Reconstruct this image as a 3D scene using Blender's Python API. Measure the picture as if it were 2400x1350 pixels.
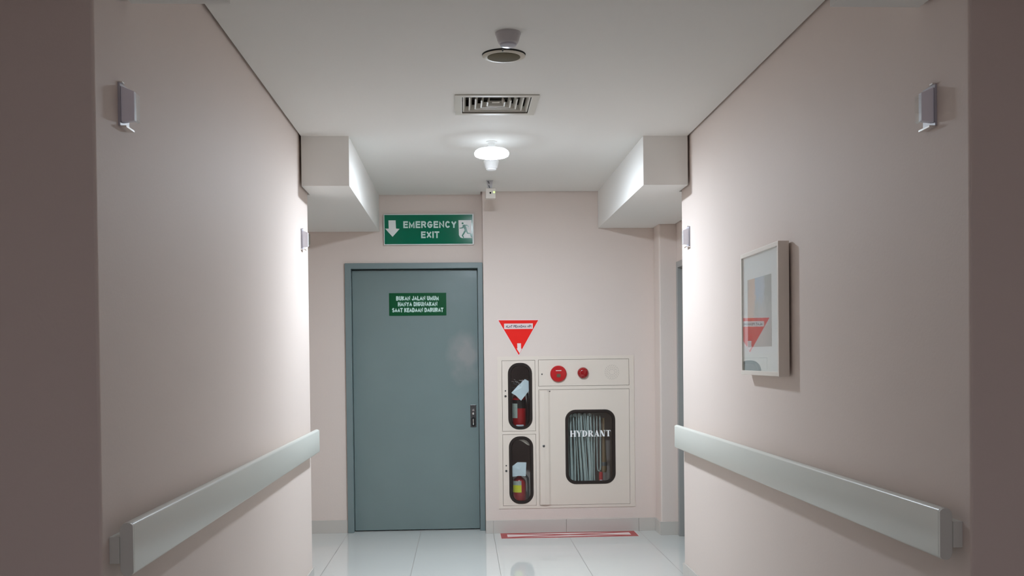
import bpy, bmesh, math, random
from mathutils import Vector, Matrix

# ------------------------------------------------------------------ clear
for o in list(bpy.data.objects):
    bpy.data.objects.remove(o)
S = bpy.context.scene
COL = S.collection

# ------------------------------------------------------------------ camera
F, YAW, PITCH, ROLL, PPY, H = 2461.62, 0.047264, 0.0154787, 0.0110174, 875.844, 1.4412
cy, sy, cp, sp, cr, sr = math.cos(YAW), math.sin(YAW), math.cos(PITCH), math.sin(PITCH), math.cos(ROLL), math.sin(ROLL)
right0 = Vector((cy, -sy, 0)); fwd0 = Vector((sy, cy, 0))
fwd = fwd0 * cp - Vector((0, 0, sp)); up = fwd0 * sp + Vector((0, 0, cp))
R = right0 * cr - up * sr; U = right0 * sr + up * cr
cd = bpy.data.cameras.new('camera'); cam = bpy.data.objects.new('camera', cd); COL.objects.link(cam)
M = Matrix((R, U, -fwd)).transposed().to_4x4(); M.translation = (0, 0, H)
cam.matrix_world = M
cd.sensor_width = 36; cd.sensor_fit = 'HORIZONTAL'; cd.lens = 36 * F / 2400
cd.shift_y = (PPY - 675) / 2400
cd.clip_start = 0.05
S.camera = cam

# ------------------------------------------------------------------ world, light, exposure
w = bpy.data.worlds.new('world'); S.world = w; w.use_nodes = True
w.node_tree.nodes['Background'].inputs[0].default_value = (0.5, 0.52, 0.55, 1)
w.node_tree.nodes['Background'].inputs[1].default_value = 0.02
S.view_settings.view_transform = 'Standard'; S.view_settings.look = 'None'
S.view_settings.gamma = 1; S.view_settings.use_curve_mapping = False
S.view_settings.exposure = 0.0
S.cycles.max_bounces = 16; S.cycles.diffuse_bounces = 12; S.cycles.transparent_max_bounces = 16
LAMP_STRENGTH = 640.0
LAMP_COLOR = (0.82, 0.93, 1.04)
def area(name, loc, size, power, color, rot=(0, 0, 0), size_y=None):
    l = bpy.data.lights.new(name, 'AREA'); l.size = size; l.energy = power; l.color = color
    if size_y: l.shape = 'RECTANGLE'; l.size_y = size_y
    o = bpy.data.objects.new(name, l); COL.objects.link(o); o.location = loc; o.rotation_euler = rot
    return o
# unseen fill light added behind the camera to raise the ambient light
area('hall_fill_light', (0.2, -1.6, 2.77), 0.6, 27, (0.88, 0.88, 1.06))

# ------------------------------------------------------------------ room numbers
XL, XR = -0.974, 1.4177            # corridor walls
YN, YL, YR = 2.87, 6.77, 6.695     # near ends, far ends
YD, YH, C = 8.758, 8.596, 2.795    # door wall, hydrant wall, ceiling height
YS, ZS, SL, SR = 6.436, 2.4944, -0.672, 1.1277  # bulkheads
TOP = 2.87
XE = 1.585                         # end of hydrant wall
XW = 1.727                         # side wall on the right
YC = 8.362                         # face of pillar
XLL = -2.0                         # side wall far left

# ------------------------------------------------------------------ materials
def mat(name, color, rough=0.5, metal=0.0, spec=0.5, bump=0.0, bscale=40.0, var=0.0, vscale=3.0, emit=None, estr=0, coat=0.0):
    m = bpy.data.materials.new(name); m.use_nodes = True
    nt = m.node_tree; b = nt.nodes['Principled BSDF']
    b.inputs['Base Color'].default_value = (*color, 1); b.inputs['Roughness'].default_value = rough
    b.inputs['Metallic'].default_value = metal; b.inputs['Specular IOR Level'].default_value = spec
    b.inputs['Coat Weight'].default_value = coat
    if emit:
        b.inputs['Emission Color'].default_value = (*emit, 1); b.inputs['Emission Strength'].default_value = estr
    tc = None
    if bump or var:
        tc = nt.nodes.new('ShaderNodeTexCoord')
    if bump:
        n = nt.nodes.new('ShaderNodeTexNoise'); n.inputs['Scale'].default_value = bscale; n.inputs['Detail'].default_value = 4
        bp = nt.nodes.new('ShaderNodeBump'); bp.inputs['Strength'].default_value = bump; bp.inputs['Distance'].default_value = 0.01
        nt.links.new(tc.outputs['Object'], n.inputs['Vector']); nt.links.new(n.outputs['Fac'], bp.inputs['Height'])
        nt.links.new(bp.outputs['Normal'], b.inputs['Normal'])
    if var:
        n = nt.nodes.new('ShaderNodeTexNoise'); n.inputs['Scale'].default_value = vscale; n.inputs['Detail'].default_value = 3
        r = nt.nodes.new('ShaderNodeMapRange')
        r.inputs['To Min'].default_value = 1 - var; r.inputs['To Max'].default_value = 1 + var
        v = nt.nodes.new('ShaderNodeHueSaturation'); v.inputs['Color'].default_value = (*color, 1)
        nt.links.new(tc.outputs['Object'], n.inputs['Vector']); nt.links.new(n.outputs['Fac'], r.inputs['Value'])
        nt.links.new(r.outputs['Result'], v.inputs['Value']); nt.links.new(v.outputs['Color'], b.inputs['Base Color'])
    return m

WALL = (0.715, 0.62, 0.567)
M_wall = mat('pink_wall_paint', WALL, 0.62, bump=0.05, bscale=90, var=0.015, vscale=1.5, spec=0.3)
M_ceil = mat('white_ceiling_paint', (0.78, 0.765, 0.735), 0.8, spec=0.2, bump=0.02, bscale=60)
M_gap = mat('shadow_gap_bead', (0.22, 0.18, 0.15), 0.8)
M_base = mat('skirting_tile', (0.56, 0.53, 0.49), 0.25)
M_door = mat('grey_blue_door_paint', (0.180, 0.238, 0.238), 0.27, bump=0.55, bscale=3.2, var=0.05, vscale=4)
def pale_patch(m, centre, radius, col):
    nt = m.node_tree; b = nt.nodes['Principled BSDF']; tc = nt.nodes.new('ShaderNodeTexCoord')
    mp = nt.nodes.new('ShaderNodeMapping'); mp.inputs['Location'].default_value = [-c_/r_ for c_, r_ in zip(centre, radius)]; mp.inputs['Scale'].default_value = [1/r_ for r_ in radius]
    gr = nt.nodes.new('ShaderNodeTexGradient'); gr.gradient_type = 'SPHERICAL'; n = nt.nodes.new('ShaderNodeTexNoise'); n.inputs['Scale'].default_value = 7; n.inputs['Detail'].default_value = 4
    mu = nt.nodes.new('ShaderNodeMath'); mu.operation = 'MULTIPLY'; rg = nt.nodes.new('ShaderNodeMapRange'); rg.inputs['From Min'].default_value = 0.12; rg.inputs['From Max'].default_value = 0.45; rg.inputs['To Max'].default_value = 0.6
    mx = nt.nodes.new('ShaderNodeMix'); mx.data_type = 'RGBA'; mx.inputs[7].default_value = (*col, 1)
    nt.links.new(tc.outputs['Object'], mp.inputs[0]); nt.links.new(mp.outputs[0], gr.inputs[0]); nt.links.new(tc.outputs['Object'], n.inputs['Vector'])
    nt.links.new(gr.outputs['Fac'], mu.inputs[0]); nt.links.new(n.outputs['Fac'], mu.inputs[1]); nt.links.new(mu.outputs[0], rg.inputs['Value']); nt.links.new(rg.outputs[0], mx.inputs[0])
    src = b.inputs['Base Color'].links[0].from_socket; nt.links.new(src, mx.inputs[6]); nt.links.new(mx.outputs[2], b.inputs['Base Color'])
pale_patch(M_door, (0.03, 8.8, 1.45), (0.22, 1.0, 0.34), (0.36, 0.34, 0.335))      # pale patch mixed into the door colour, broken up by noise
M_frame = mat('grey_blue_frame_paint', (0.185, 0.24, 0.245), 0.4, bump=0.05, bscale=30)
M_frame2 = mat('frame_paint_wall_reflection', (0.34, 0.335, 0.32), 0.35)  # side jamb greyed: grazing reflection of the wall put into the colour
M_steel = mat('dark_steel', (0.13, 0.13, 0.13), 0.3, metal=0.8)
M_chrome = mat('chrome', (0.8, 0.8, 0.8), 0.12, metal=1)
M_black = mat('black_rubber', (0.016, 0.010, 0.008), 0.35)
M_hole = mat('black_hole', (0.01, 0.01, 0.01), 0.8)
M_cab = mat('cream_enamel', (0.74, 0.655, 0.575), 0.45, var=0.01)
M_cabin = mat('cabinet_inside_paint', (0.50, 0.41, 0.37), 0.6)
M_red = mat('red_enamel', (0.48, 0.007, 0.010), 0.3, coat=0.2)
M_redtri = mat('red_sign_print', (0.82, 0.014, 0.008), 0.5, spec=0.2)
M_redlens = mat('red_lens', (0.30, 0.003, 0.005), 0.12, coat=0.5)
M_redtape = mat('red_floor_tape', (0.40, 0.03, 0.035), 0.35)
M_pinkwhite = mat('pale_sticker_film', (0.80, 0.66, 0.64), 0.3)
M_white = mat('white_plastic', (0.76, 0.76, 0.74), 0.35)
M_whitesign = mat('white_sign_print', (0.78, 0.80, 0.79), 0.4)
M_green = mat('green_sign_print', (0.0003, 0.150, 0.078), 0.13, spec=0.22)
M_green2 = mat('green_sticker_print', (0.0005, 0.080, 0.024), 0.35, spec=0.2)
M_mint = mat('pale_mint_lettering', (0.55, 0.75, 0.69), 0.4)
M_navy = mat('dark_navy_lettering', (0.03, 0.03, 0.06), 0.5)
M_rail = mat('grey_green_vinyl', (0.65, 0.66, 0.61), 0.3, bump=0.03, bscale=200)
M_cream = mat('yellowed_plastic', (0.55, 0.50, 0.42), 0.45)
M_mesh = mat('brown_grey_grille', (0.125, 0.105, 0.065), 0.75, spec=0.2)
M_bright = mat('letter_white_lit_plastic', (0.88, 0.88, 0.88), 0.4)
M_duct = mat('dark_duct', (0.07, 0.06, 0.045), 0.8)
M_lampbody = mat('frosted_lamp_body', (0.86, 0.85, 0.93), 0.35)
M_slot = mat('slot_shadow', (0.36, 0.32, 0.27), 0.7)
M_beige = mat('beige_plastic', (0.66, 0.60, 0.54), 0.45)
M_detector = mat('grey_white_plastic', (0.50, 0.48, 0.49), 0.3)
M_vent = mat('vent_enamel', (0.60, 0.58, 0.52), 0.5)
M_lens = mat('grey_translucent_cover', (0.46, 0.45, 0.50), 0.3)
M_paper = mat('white_paper_tag', (0.80, 0.89, 0.94), 0.35, var=0.1, vscale=30)
M_hose = mat('white_canvas_hose', (0.50, 0.57, 0.55), 0.8, bump=0.4, bscale=300)
M_brass = mat('aged_brass', (0.25, 0.16, 0.08), 0.4, metal=0.5)
M_yellow = mat('yellow_label', (0.90, 0.86, 0.02), 0.4)
M_palepaper = mat('pale_torn_paper', (0.75, 0.66, 0.58), 0.6, var=0.1, vscale=60)
M_label = mat('grey_green_label', (0.50, 0.55, 0.48), 0.4, var=0.3, vscale=60)
M_led = mat('green_led', (0.2, 0.6, 0.05), 0.3, emit=(0.55, 1.0, 0.25), estr=2.0)
M_lamp = mat('lamp_diffuser', (0.9, 0.9, 0.9), 0.4, emit=LAMP_COLOR, estr=LAMP_STRENGTH)
M_lamprim = mat('lamp_rim_diffuser', (0.9, 0.9, 0.9), 0.4, emit=LAMP_COLOR, estr=11)
M_lamptop = mat('lamp_top_glow', (0.9, 0.9, 0.9), 0.4, emit=LAMP_COLOR, estr=1.15)
M_picframe = mat('cream_frame_paint', (0.82, 0.76, 0.69), 0.4)
M_mat = mat('white_picture_mat', (0.84, 0.90, 0.89), 0.6)

def glass_mat(name, tint=(1, 1, 1), rough=0.0, f0=0.04, f90=0.9):
    """thin clear glass: see-through, mirror-like at grazing angles (Schlick)"""
    m = bpy.data.materials.new(name); m.use_nodes = True; nt = m.node_tree; nt.nodes.clear()
    out = nt.nodes.new('ShaderNodeOutputMaterial'); mx = nt.nodes.new('ShaderNodeMixShader')
    t = nt.nodes.new('ShaderNodeBsdfTransparent'); g = nt.nodes.new('ShaderNodeBsdfGlossy'); f = nt.nodes.new('ShaderNodeLayerWeight')
    f.inputs['Blend'].default_value = 0.5
    p = nt.nodes.new('ShaderNodeMath'); p.operation = 'POWER'; p.inputs[1].default_value = 5.0
    q = nt.nodes.new('ShaderNodeMath'); q.operation = 'MULTIPLY_ADD'; q.inputs[1].default_value = f90 - f0; q.inputs[2].default_value = f0
    t.inputs[0].default_value = (*tint, 1); g.inputs['Roughness'].default_value = rough
    nt.links.new(f.outputs['Facing'], p.inputs[0]); nt.links.new(p.outputs[0], q.inputs[0])
    nt.links.new(q.outputs[0], mx.inputs[0]); nt.links.new(t.outputs[0], mx.inputs[1]); nt.links.new(g.outputs[0], mx.inputs[2])
    nt.links.new(mx.outputs[0], out.inputs[0]); return m
M_glass = glass_mat('clear_glass', (0.96, 0.97, 0.97))
M_tint = glass_mat('cabinet_glass', (0.90, 0.92, 0.92))
M_picglass = glass_mat('picture_glass', (0.97, 0.98, 0.98), f90=1.0, f0=0.10)

def floor_mat():
    m = mat('glossy_floor_tile', (0.66, 0.675, 0.655), 0.05, spec=0.5); nt = m.node_tree; b = nt.nodes['Principled BSDF']
    tc = nt.nodes.new('ShaderNodeTexCoord'); sx = nt.nodes.new('ShaderNodeSeparateXYZ'); nt.links.new(tc.outputs['Object'], sx.inputs[0])
    outs = []
    for ax, off in (('X', 0.96), ('Y', 0.05)):
        a = nt.nodes.new('ShaderNodeMath'); a.operation = 'ADD'; a.inputs[1].default_value = off + 60.0
        d = nt.nodes.new('ShaderNodeMath'); d.operation = 'MODULO'; d.inputs[1].default_value = 0.6
        e = nt.nodes.new('ShaderNodeMath'); e.operation = 'PINGPONG'; e.inputs[1].default_value = 0.3
        l = nt.nodes.new('ShaderNodeMath'); l.operation = 'LESS_THAN'; l.inputs[1].default_value = 0.0017 if ax == 'X' else 0.0004
        nt.links.new(sx.outputs[ax], a.inputs[0]); nt.links.new(a.outputs[0], e.inputs[0]); nt.links.new(e.outputs[0], l.inputs[0])
        outs.append(l)
    mx = nt.nodes.new('ShaderNodeMath'); mx.operation = 'MAXIMUM'
    nt.links.new(outs[0].outputs[0], mx.inputs[0]); nt.links.new(outs[1].outputs[0], mx.inputs[1])
    n = nt.nodes.new('ShaderNodeTexNoise'); n.inputs['Scale'].default_value = 1.2; nt.links.new(tc.outputs['Object'], n.inputs['Vector'])
    cr_ = nt.nodes.new('ShaderNodeMix'); cr_.data_type = 'RGBA'
    cr_.inputs[6].default_value = (0.60, 0.61, 0.585, 1); cr_.inputs[7].default_value = (0.63, 0.64, 0.61, 1)
    nt.links.new(n.outputs['Fac'], cr_.inputs[0])
    c2 = nt.nodes.new('ShaderNodeMix'); c2.data_type = 'RGBA'; c2.inputs[7].default_value = (0.24, 0.23, 0.21, 1)
    nt.links.new(mx.outputs[0], c2.inputs[0]); nt.links.new(cr_.outputs[2], c2.inputs[6])
    nt.links.new(c2.outputs[2], b.inputs['Base Color'])
    r = nt.nodes.new('ShaderNodeMath'); r.operation = 'MULTIPLY_ADD'; r.inputs[1].default_value = 0.6; r.inputs[2].default_value = 0.05
    nt.links.new(mx.outputs[0], r.inputs[0]); nt.links.new(r.outputs[0], b.inputs['Roughness'])
    return m
M_floor = floor_mat()

# ------------------------------------------------------------------ mesh builder
class MB:
    def __init__(s): s.bm = bmesh.new()
    def box(s, x0, x1, y0, y1, z0, z1):
        v = [s.bm.verts.new(p) for p in ((x0,y0,z0),(x1,y0,z0),(x1,y1,z0),(x0,y1,z0),(x0,y0,z1),(x1,y0,z1),(x1,y1,z1),(x0,y1,z1))]
        for f in ((0,3,2,1),(4,5,6,7),(0,1,5,4),(1,2,6,5),(2,3,7,6),(3,0,4,7)): s.bm.faces.new([v[i] for i in f])
        return s
    def prism(s, pts, a, b, axis='y'):
        """polygon pts extruded from a to b along axis; pts are (x,z) for y, (x,y) for z, (y,z) for x"""
        def P(p, t):
            return {'y': (p[0], t, p[1]), 'z': (p[0], p[1], t), 'x': (t, p[0], p[1])}[axis]
        A = [s.bm.verts.new(P(p, a)) for p in pts]; B = [s.bm.verts.new(P(p, b)) for p in pts]
        n = len(pts)
        s.bm.faces.new(A); s.bm.faces.new(B[::-1])
        for i in range(n): s.bm.faces.new((A[i], B[i], B[(i+1) % n], A[(i+1) % n]))
        return s
    def ring(s, outer, inner, a, b, axis='y'):
        def P(p, t):
            return {'y': (p[0], t, p[1]), 'z': (p[0], p[1], t), 'x': (t, p[0], p[1])}[axis]
        n = len(outer)
        Q = [[s.bm.verts.new(P(p, t)) for p in L] for L, t in ((outer, a), (inner, a), (inner, b), (outer, b))]
        for k in range(4):
            A, B = Q[k], Q[(k+1) % 4]
            for i in range(n): s.bm.faces.new((A[i], A[(i+1) % n], B[(i+1) % n], B[i]))
        return s
    def lathe(s, prof, c, axis='z', n=32):
        """prof: (radius, t) along axis from centre c"""
        rings = []
        for r, t in prof:
            L = []
            for i in range(n):
                a = 2*math.pi*i/n; u, v = r*math.cos(a), r*math.sin(a)
                p = {'z': (u, v, t), 'y': (u, t, v), 'x': (t, u, v)}[axis]
                L.append(s.bm.verts.new((c[0]+p[0], c[1]+p[1], c[2]+p[2])))
            rings.append(L)
        for A, B in zip(rings, rings[1:]):
            for i in range(n): s.bm.faces.new((A[i], A[(i+1) % n], B[(i+1) % n], B[i]))
        s.bm.faces.new(rings[0][::-1]); s.bm.faces.new(rings[-1])
        return s
    def tube(s, pts, r, n=10):
        pts = [Vector(p) for p in pts]; rings = []
        for k, p in enumerate(pts):
            d = (pts[min(k+1, len(pts)-1)] - pts[max(k-1, 0)]).normalized()
            a = d.orthogonal().normalized(); 
            if rings: 
                a = (prev - d * prev.dot(d)).normalized()
            prev = a; b = d.cross(a)
            rings.append([s.bm.verts.new(p + (a*math.cos(2*math.pi*i/n) + b*math.sin(2*math.pi*i/n))*r) for i in range(n)])
        for A, B in zip(rings, rings[1:]):
            for i in range(n): s.bm.faces.new((A[i], A[(i+1) % n], B[(i+1) % n], B[i]))
        s.bm.faces.new(rings[0][::-1]); s.bm.faces.new(rings[-1])
        return s
    def quad(s, *p):
        s.bm.faces.new([s.bm.verts.new(q) for q in p]); return s
    def build(s, name, m, parent=None, bevel=0.0, smooth=False, segs=2):
        bmesh.ops.recalc_face_normals(s.bm, faces=s.bm.faces)
        me = bpy.data.meshes.new(name); s.bm.to_mesh(me); s.bm.free()
        o = bpy.data.objects.new(name, me); COL.objects.link(o)
        me.materials.append(m)
        if parent is not None:
            o.parent = parent; o.matrix_parent_inverse = Matrix.Translation(-parent.location)
        if bevel:
            b = o.modifiers.new('bevel', 'BEVEL'); b.width = bevel; b.segments = segs; b.limit_method = 'ANGLE'
            b.angle_limit = math.radians(40)
        if smooth:
            for p in me.polygons: p.use_smooth = True
            me.set_sharp_from_angle(angle=math.radians(38))
        return o
def tag(o, label, cat, group=None):
    o['label'] = label; o['category'] = cat
    if group: o['group'] = group
    return o
def struct(o): o['kind'] = 'structure'; return o
def thing(name, loc, label, cat, group=None):
    o = bpy.data.objects.new(name, None); o.empty_display_size = 0.05; COL.objects.link(o); o.location = loc
    return tag(o, label, cat, group)
def circ(cx, cz, r, n=32): return [(cx + r*math.cos(2*math.pi*i/n), cz + r*math.sin(2*math.pi*i/n)) for i in range(n)]
def rrect(x0, x1, z0, z1, r, k=8):
    P = []
    for cx, cz, a0 in ((x1-r, z1-r, 0), (x0+r, z1-r, 90), (x0+r, z0+r, 180), (x1-r, z0+r, 270)):
        for i in range(k+1):
            a = math.radians(a0 + 90*i/k); P.append((cx + r*math.cos(a), cz + r*math.sin(a)))
    return P
def rect_like(inner, x0, x1, z0, z1):
    """rectangle sampled with as many points as the k=8 rounded rectangle `inner`"""
    out = []; n = len(inner); q = n // 4
    cs = [(x1, z1), (x0, z1), (x0, z0), (x1, z0)]
    for c in range(4):
        for i in range(q):
            px, pz = inner[c*q+i]; cx, cz = cs[c]; t = i/(q-1)
            h = q//2
            if c % 2 == 0: # from vertical side to horizontal side
                p = (cx, pz) if i < h else ((cx, cz) if i == h else (px, cz))
            else:
                p = (px, cz) if i < h else ((cx, cz) if i == h else (cx, pz))
            out.append(p)
    return out
def _arc(cx, cz, rx, rz, a0, a1, n=7):
    return [(cx + rx*math.cos(math.radians(a0+(a1-a0)*i/n)), cz + rz*math.sin(math.radians(a0+(a1-a0)*i/n))) for i in range(n+1)]
GLYPH = {
 'A': (1.0, [[(0, 0), (0.5, 1), (1, 0)], [(0.18, 0.34), (0.82, 0.34)]]),
 'B': (0.92, [[(0, 0), (0, 1), (0.6, 1)] + _arc(0.6, 0.76, 0.34, 0.24, 90, -90) + [(0, 0.52)], [(0.6, 0.52)] + _arc(0.65, 0.26, 0.35, 0.26, 90, -90) + [(0, 0)]]),
 'C': (1.0, [_arc(0.5, 0.5, 0.5, 0.5, 40, 320, 14)]),
 'D': (0.98, [[(0, 0), (0, 1), (0.5, 1)] + _arc(0.5, 0.5, 0.5, 0.5, 90, -90, 10) + [(0, 0)]]),
 'E': (0.85, [[(1, 1), (0, 1), (0, 0), (1, 0)], [(0, 0.52), (0.9, 0.52)]]),
 'G': (1.05, [_arc(0.5, 0.5, 0.5, 0.5, 42, 330, 14) + [(0.97, 0.45), (0.58, 0.45)]]),
 'H': (0.95, [[(0, 0), (0, 1)], [(1, 0), (1, 1)], [(0, 0.52), (1, 0.52)]]),
 'I': (0.0, [[(0.5, 0), (0.5, 1)]]),
 'J': (0.75, [[(1, 1), (1, 0.3)] + _arc(0.5, 0.3, 0.5, 0.3, 0, -180)]),
 'K': (0.95, [[(0, 0), (0, 1)], [(0.95, 1), (0.05, 0.40)], [(0.32, 0.58), (1, 0)]]),
 'L': (0.78, [[(0, 1), (0, 0), (1, 0)]]),
 'M': (1.15, [[(0, 0), (0, 1), (0.5, 0.12), (1, 1), (1, 0)]]),
 'N': (0.97, [[(0, 0), (0, 1), (1, 0), (1, 1)]]),
 'P': (0.9, [[(0, 0), (0, 1), (0.62, 1)] + _arc(0.62, 0.73, 0.38, 0.27, 90, -90) + [(0, 0.46)]]),
 'R': (0.98, [[(0, 0), (0, 1), (0.6, 1)] + _arc(0.6, 0.75, 0.36, 0.25, 90, -90) + [(0, 0.5)], [(0.5, 0.5), (1, 0)]]),
 'S': (0.9, [_arc(0.5, 0.76, 0.46, 0.24, 30, 270, 9) + _arc(0.5, 0.26, 0.5, 0.26, 90, -150, 9)]),
 'T': (0.9, [[(0, 1), (1, 1)], [(0.5, 1), (0.5, 0)]]),
 'U': (0.95, [[(0, 1), (0, 0.38)] + _arc(0.5, 0.38, 0.5, 0.38, 180, 360, 8) + [(1, 1)]]),
 'X': (1.0, [[(0, 0), (1, 1)], [(0, 1), (1, 0)]]),
 'Y': (1.0, [[(0, 1), (0.5, 0.46), (1, 1)], [(0.5, 0.5), (0.5, 0)]]),
}
def text_mesh(mb, s, x0, x1, z0, z1, Y, weight=0.19, cond=0.62, gap=0.17):
    """block capitals facing -Y drawn with mitred strokes, fitted to a box; weight is a share of the height"""
    h = z1 - z0; w = weight*h
    # widths in units of letter height
    adv = []
    for ch in s: adv.append(0.30 if ch == ' ' else GLYPH[ch][0]*cond + weight)
    total = sum(adv) + gap*(len(s)-1)
    k = (x1-x0)/(total*h)                    # horizontal scale
    x = x0; cnt = 0
    for ch, a in zip(s, adv):
        if ch != ' ':
            qn = 0; gw, lines = GLYPH[ch]; iw = gw*cond*h*k
            for L in lines:
                L = [q for i_, q in enumerate(L) if i_ == 0 or abs(q[0]-L[i_-1][0]) + abs(q[1]-L[i_-1][1]) > 0.02]
                P = [(x + w*k/2 + p[0]*iw if gw else x + w*k/2, z0 + w/2 + p[1]*(h-w)) for p in L]
                n = len(P); left, right_ = [], []
                for i, p in enumerate(P):
                    d0 = d1 = None
                    if i > 0: d0 = Vector((p[0]-P[i-1][0], p[1]-P[i-1][1])).normalized()
                    if i < n-1: d1 = Vector((P[i+1][0]-p[0], P[i+1][1]-p[1])).normalized()
                    e = 0
                    if d0 is None: d = d1; e = -1
                    elif d1 is None: d = d0; e = 1
                    else: d = (d0+d1); d = d.normalized() if d.length > 1e-6 else d0
                    nrm = Vector((-d.y, d.x)); m_ = 1.0
                    if d0 is not None and d1 is not None: m_ = min(1/max(0.35, abs(nrm.dot(Vector((-d0.y, d0.x))))), 1.9)
                    half = w/2*(0.35 + 0.65*1.0)
                    c_ = (p[0] + d.x*e*w*0.5*(1 if abs(d.y) > 0.99 or abs(d.x) > 0.99 else 0.35), p[1] + d.y*e*w*0.5*(1 if abs(d.y) > 0.99 or abs(d.x) > 0.99 else 0.35))
                    left.append((c_[0]+nrm.x*half*m_*k**0.5, c_[1]+nrm.y*half*m_)); right_.append((c_[0]-nrm.x*half*m_*k**0.5, c_[1]-nrm.y*half*m_))
                cl = lambda q: (min(max(q[0], x0-0.001), x1+0.001), min(max(q[1], z0), z1))
                cnt += 1
                for i in range(n-1):
                    yy = Y - 0.00004*qn; qn += 1
                    mb.quad(*[(q[0], yy, q[1]) for q in (cl(left[i]), cl(left[i+1]), cl(right_[i+1]), cl(right_[i]))])
        x += (a + gap)*h*k
def solid(o, t):
    m = o.modifiers.new('solid', 'SOLIDIFY'); m.thickness = t; m.offset = 0; return o

# ================================================================== SETTING
struct(MB().box(-4.2, 4.4, -4, 9.4, -0.08, 0).build('floor', M_floor))
g = 0.014
c = MB()
# ceiling sheet, stopping short of the walls so a dark shadow gap runs round it
c.box(-3.0+g, 3.2-g, -3.3+g, YN-g, C, C+0.03)
VX, VY, VH = 0.196, 5.638, 0.1815      # opening for the air diffuser
c.box(XL+g, XR-g, YN-g, VY-VH, C, C+0.03); c.box(XL+g, XR-g, VY+VH, YR+g, C, C+0.03)
c.box(XL+g, VX-VH, VY-VH, VY+VH, C, C+0.03); c.box(VX+VH, XR-g, VY-VH, VY+VH, C, C+0.03)
c.box(XLL+g, XL+g, YL+g, YD-g, C, C+0.03)
c.box(XL+g, 0.18-g, YR+g, YD-g, C, C+0.03)
c.box(0.18-g, XE, YR+g, YH-g, C, C+0.03)
c.box(XE, XW-g, YR+g, YC-g, C, C+0.03)
ceil = struct(c.build('ceiling', M_ceil))
struct(MB().box(-4.2, 4.4, -4, 9.4, TOP, TOP+0.06).build('ceiling_slab', M_gap))
# solid blocks either side of the corridor
struct(MB().box(-3.0, XL, YN, YL, 0, TOP).build('wall_left', M_wall, bevel=0.008, segs=3))
struct(MB().box(XR, 3.2, YN, YR, 0, TOP).build('wall_right', M_wall, bevel=0.008, segs=3))
# hall around the camera
struct(MB().box(-3.2, -3.0, -3.5, YN+0.2, 0, TOP).build('wall_hall_left', M_wall))
struct(MB().box(3.2, 3.4, -3.5, YN+0.2, 0, TOP).build('wall_hall_right', M_wall))
struct(MB().box(-3.2, 3.4, -3.5, -3.3, 0, TOP).build('wall_hall_behind', M_wall))
# lobby side walls
struct(MB().box(XLL-0.2, XLL, YL, YD+0.25, 0, TOP).build('wall_side_left', M_wall))
DX0, DX1, DZ = -0.961, 0.178, 2.233
b = MB(); b.box(XLL, DX0+0.012, YD, YD+0.2, 0, TOP); b.box(DX0+0.012, 0.19, YD, YD+0.2, DZ-0.012, TOP)
b.box(DX0+0.012, 0.19, YD+0.17, YD+0.2, 0, DZ)
struct(b.build('wall_back', M_wall))
# hydrant wall with the recess for the cabinet
hx0, hx1, hz0, hz1 = 0.305, 1.395, 0.222, 1.43
b = MB(); b.box(0.18, hx0, YH, YH+0.35, 0, TOP); b.box(hx1, XE+0.15, YH, YH+0.35, 0, TOP)
b.box(hx0, hx1, YH, YH+0.35, 0, hz0); b.box(hx0, hx1, YH, YH+0.35, hz1, TOP); b.box(hx0, hx1, YH+0.3, YH+0.35, hz0, hz1)
struct(b.build('wall_back_right', M_wall))
struct(MB().box(XE, XW+0.01, YC, YH, 0, TOP).build('wall_pillar', M_wall, bevel=0.012, segs=3))
SY0, SY1, SZ = 7.30, 8.335, 2.19   # side door opening
b = MB(); b.box(XW, XW+0.2, YR, SY0, 0, TOP); b.box(XW, XW+0.2, SY1, YH+0.2, 0, TOP); b.box(XW, XW+0.2, SY0, SY1, SZ, TOP)
b.box(XW+0.18, XW+0.2, SY0, SY1, 0, SZ)
struct(b.build('wall_side_right', M_wall))

# bulkheads under the ceiling (far pair over the lobby, near pair over the hall mouth)
def trim(name, *a): return struct(MB().box(*a).build(name, M_ceil, bevel=0.003))
b = MB(); b.box(XL+g, SL, YS, YL+g, ZS, C); b.box(XLL+g, SL, YL+g, YD-0.004, ZS, C)
struct(b.build('trim_1', M_ceil))
b = MB(); b.box(SR, XR-g, YS, YR+g, ZS, C); b.box(SR, XW-g, YR+g, YC-g, ZS, C); b.box(SR, XE-0.002, YC-g, YH-0.004, ZS, C)
struct(b.build('trim_2', M_ceil))
b = MB(); b.box(XL+g, SL, 2.3, 3.155, ZS, C)
struct(b.build('trim_3', M_ceil))
b = MB(); b.box(SR, XR-g, 2.3, 3.155, ZS, C)
struct(b.build('trim_4', M_ceil))

# skirting tiles, 60 cm long with open joints
def skirt(name, axis, fixed, a, e, off, side, t=0.009, h=0.107):
    m = MB(); x = a
    k = math.floor((a - off)/0.6) + 1
    cuts = [a]
    while off + 0.6*k < e: cuts.append(off + 0.6*k); k += 1
    cuts.append(e)
    for p, q in zip(cuts, cuts[1:]):
        lo, hi = p + (0.001 if p != a else 0), q - (0.001 if q != e else 0)
        f0, f1 = sorted((fixed, fixed + side*t))
        if axis == 'x': m.box(lo, hi, f0, f1, 0, h)
        else: m.box(f0, f1, lo, hi, 0, h)
    return struct(m.build(name, M_base, bevel=0.001))
skirt('baseboard_back_left', 'x', YD, XLL, DX0, -0.96, -1)
skirt('baseboard_back_right', 'x', YH, 0.181, XE, 0.84, -1)
skirt('baseboard_pillar', 'x', YC, XE-0.009, XW, 0.0, -1)
skirt('baseboard_pillar_side', 'y', XE, YC, YH-0.009, 0.0, -1)
skirt('baseboard_left', 'y', XL, YN, YL, 0.55, 1)
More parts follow.
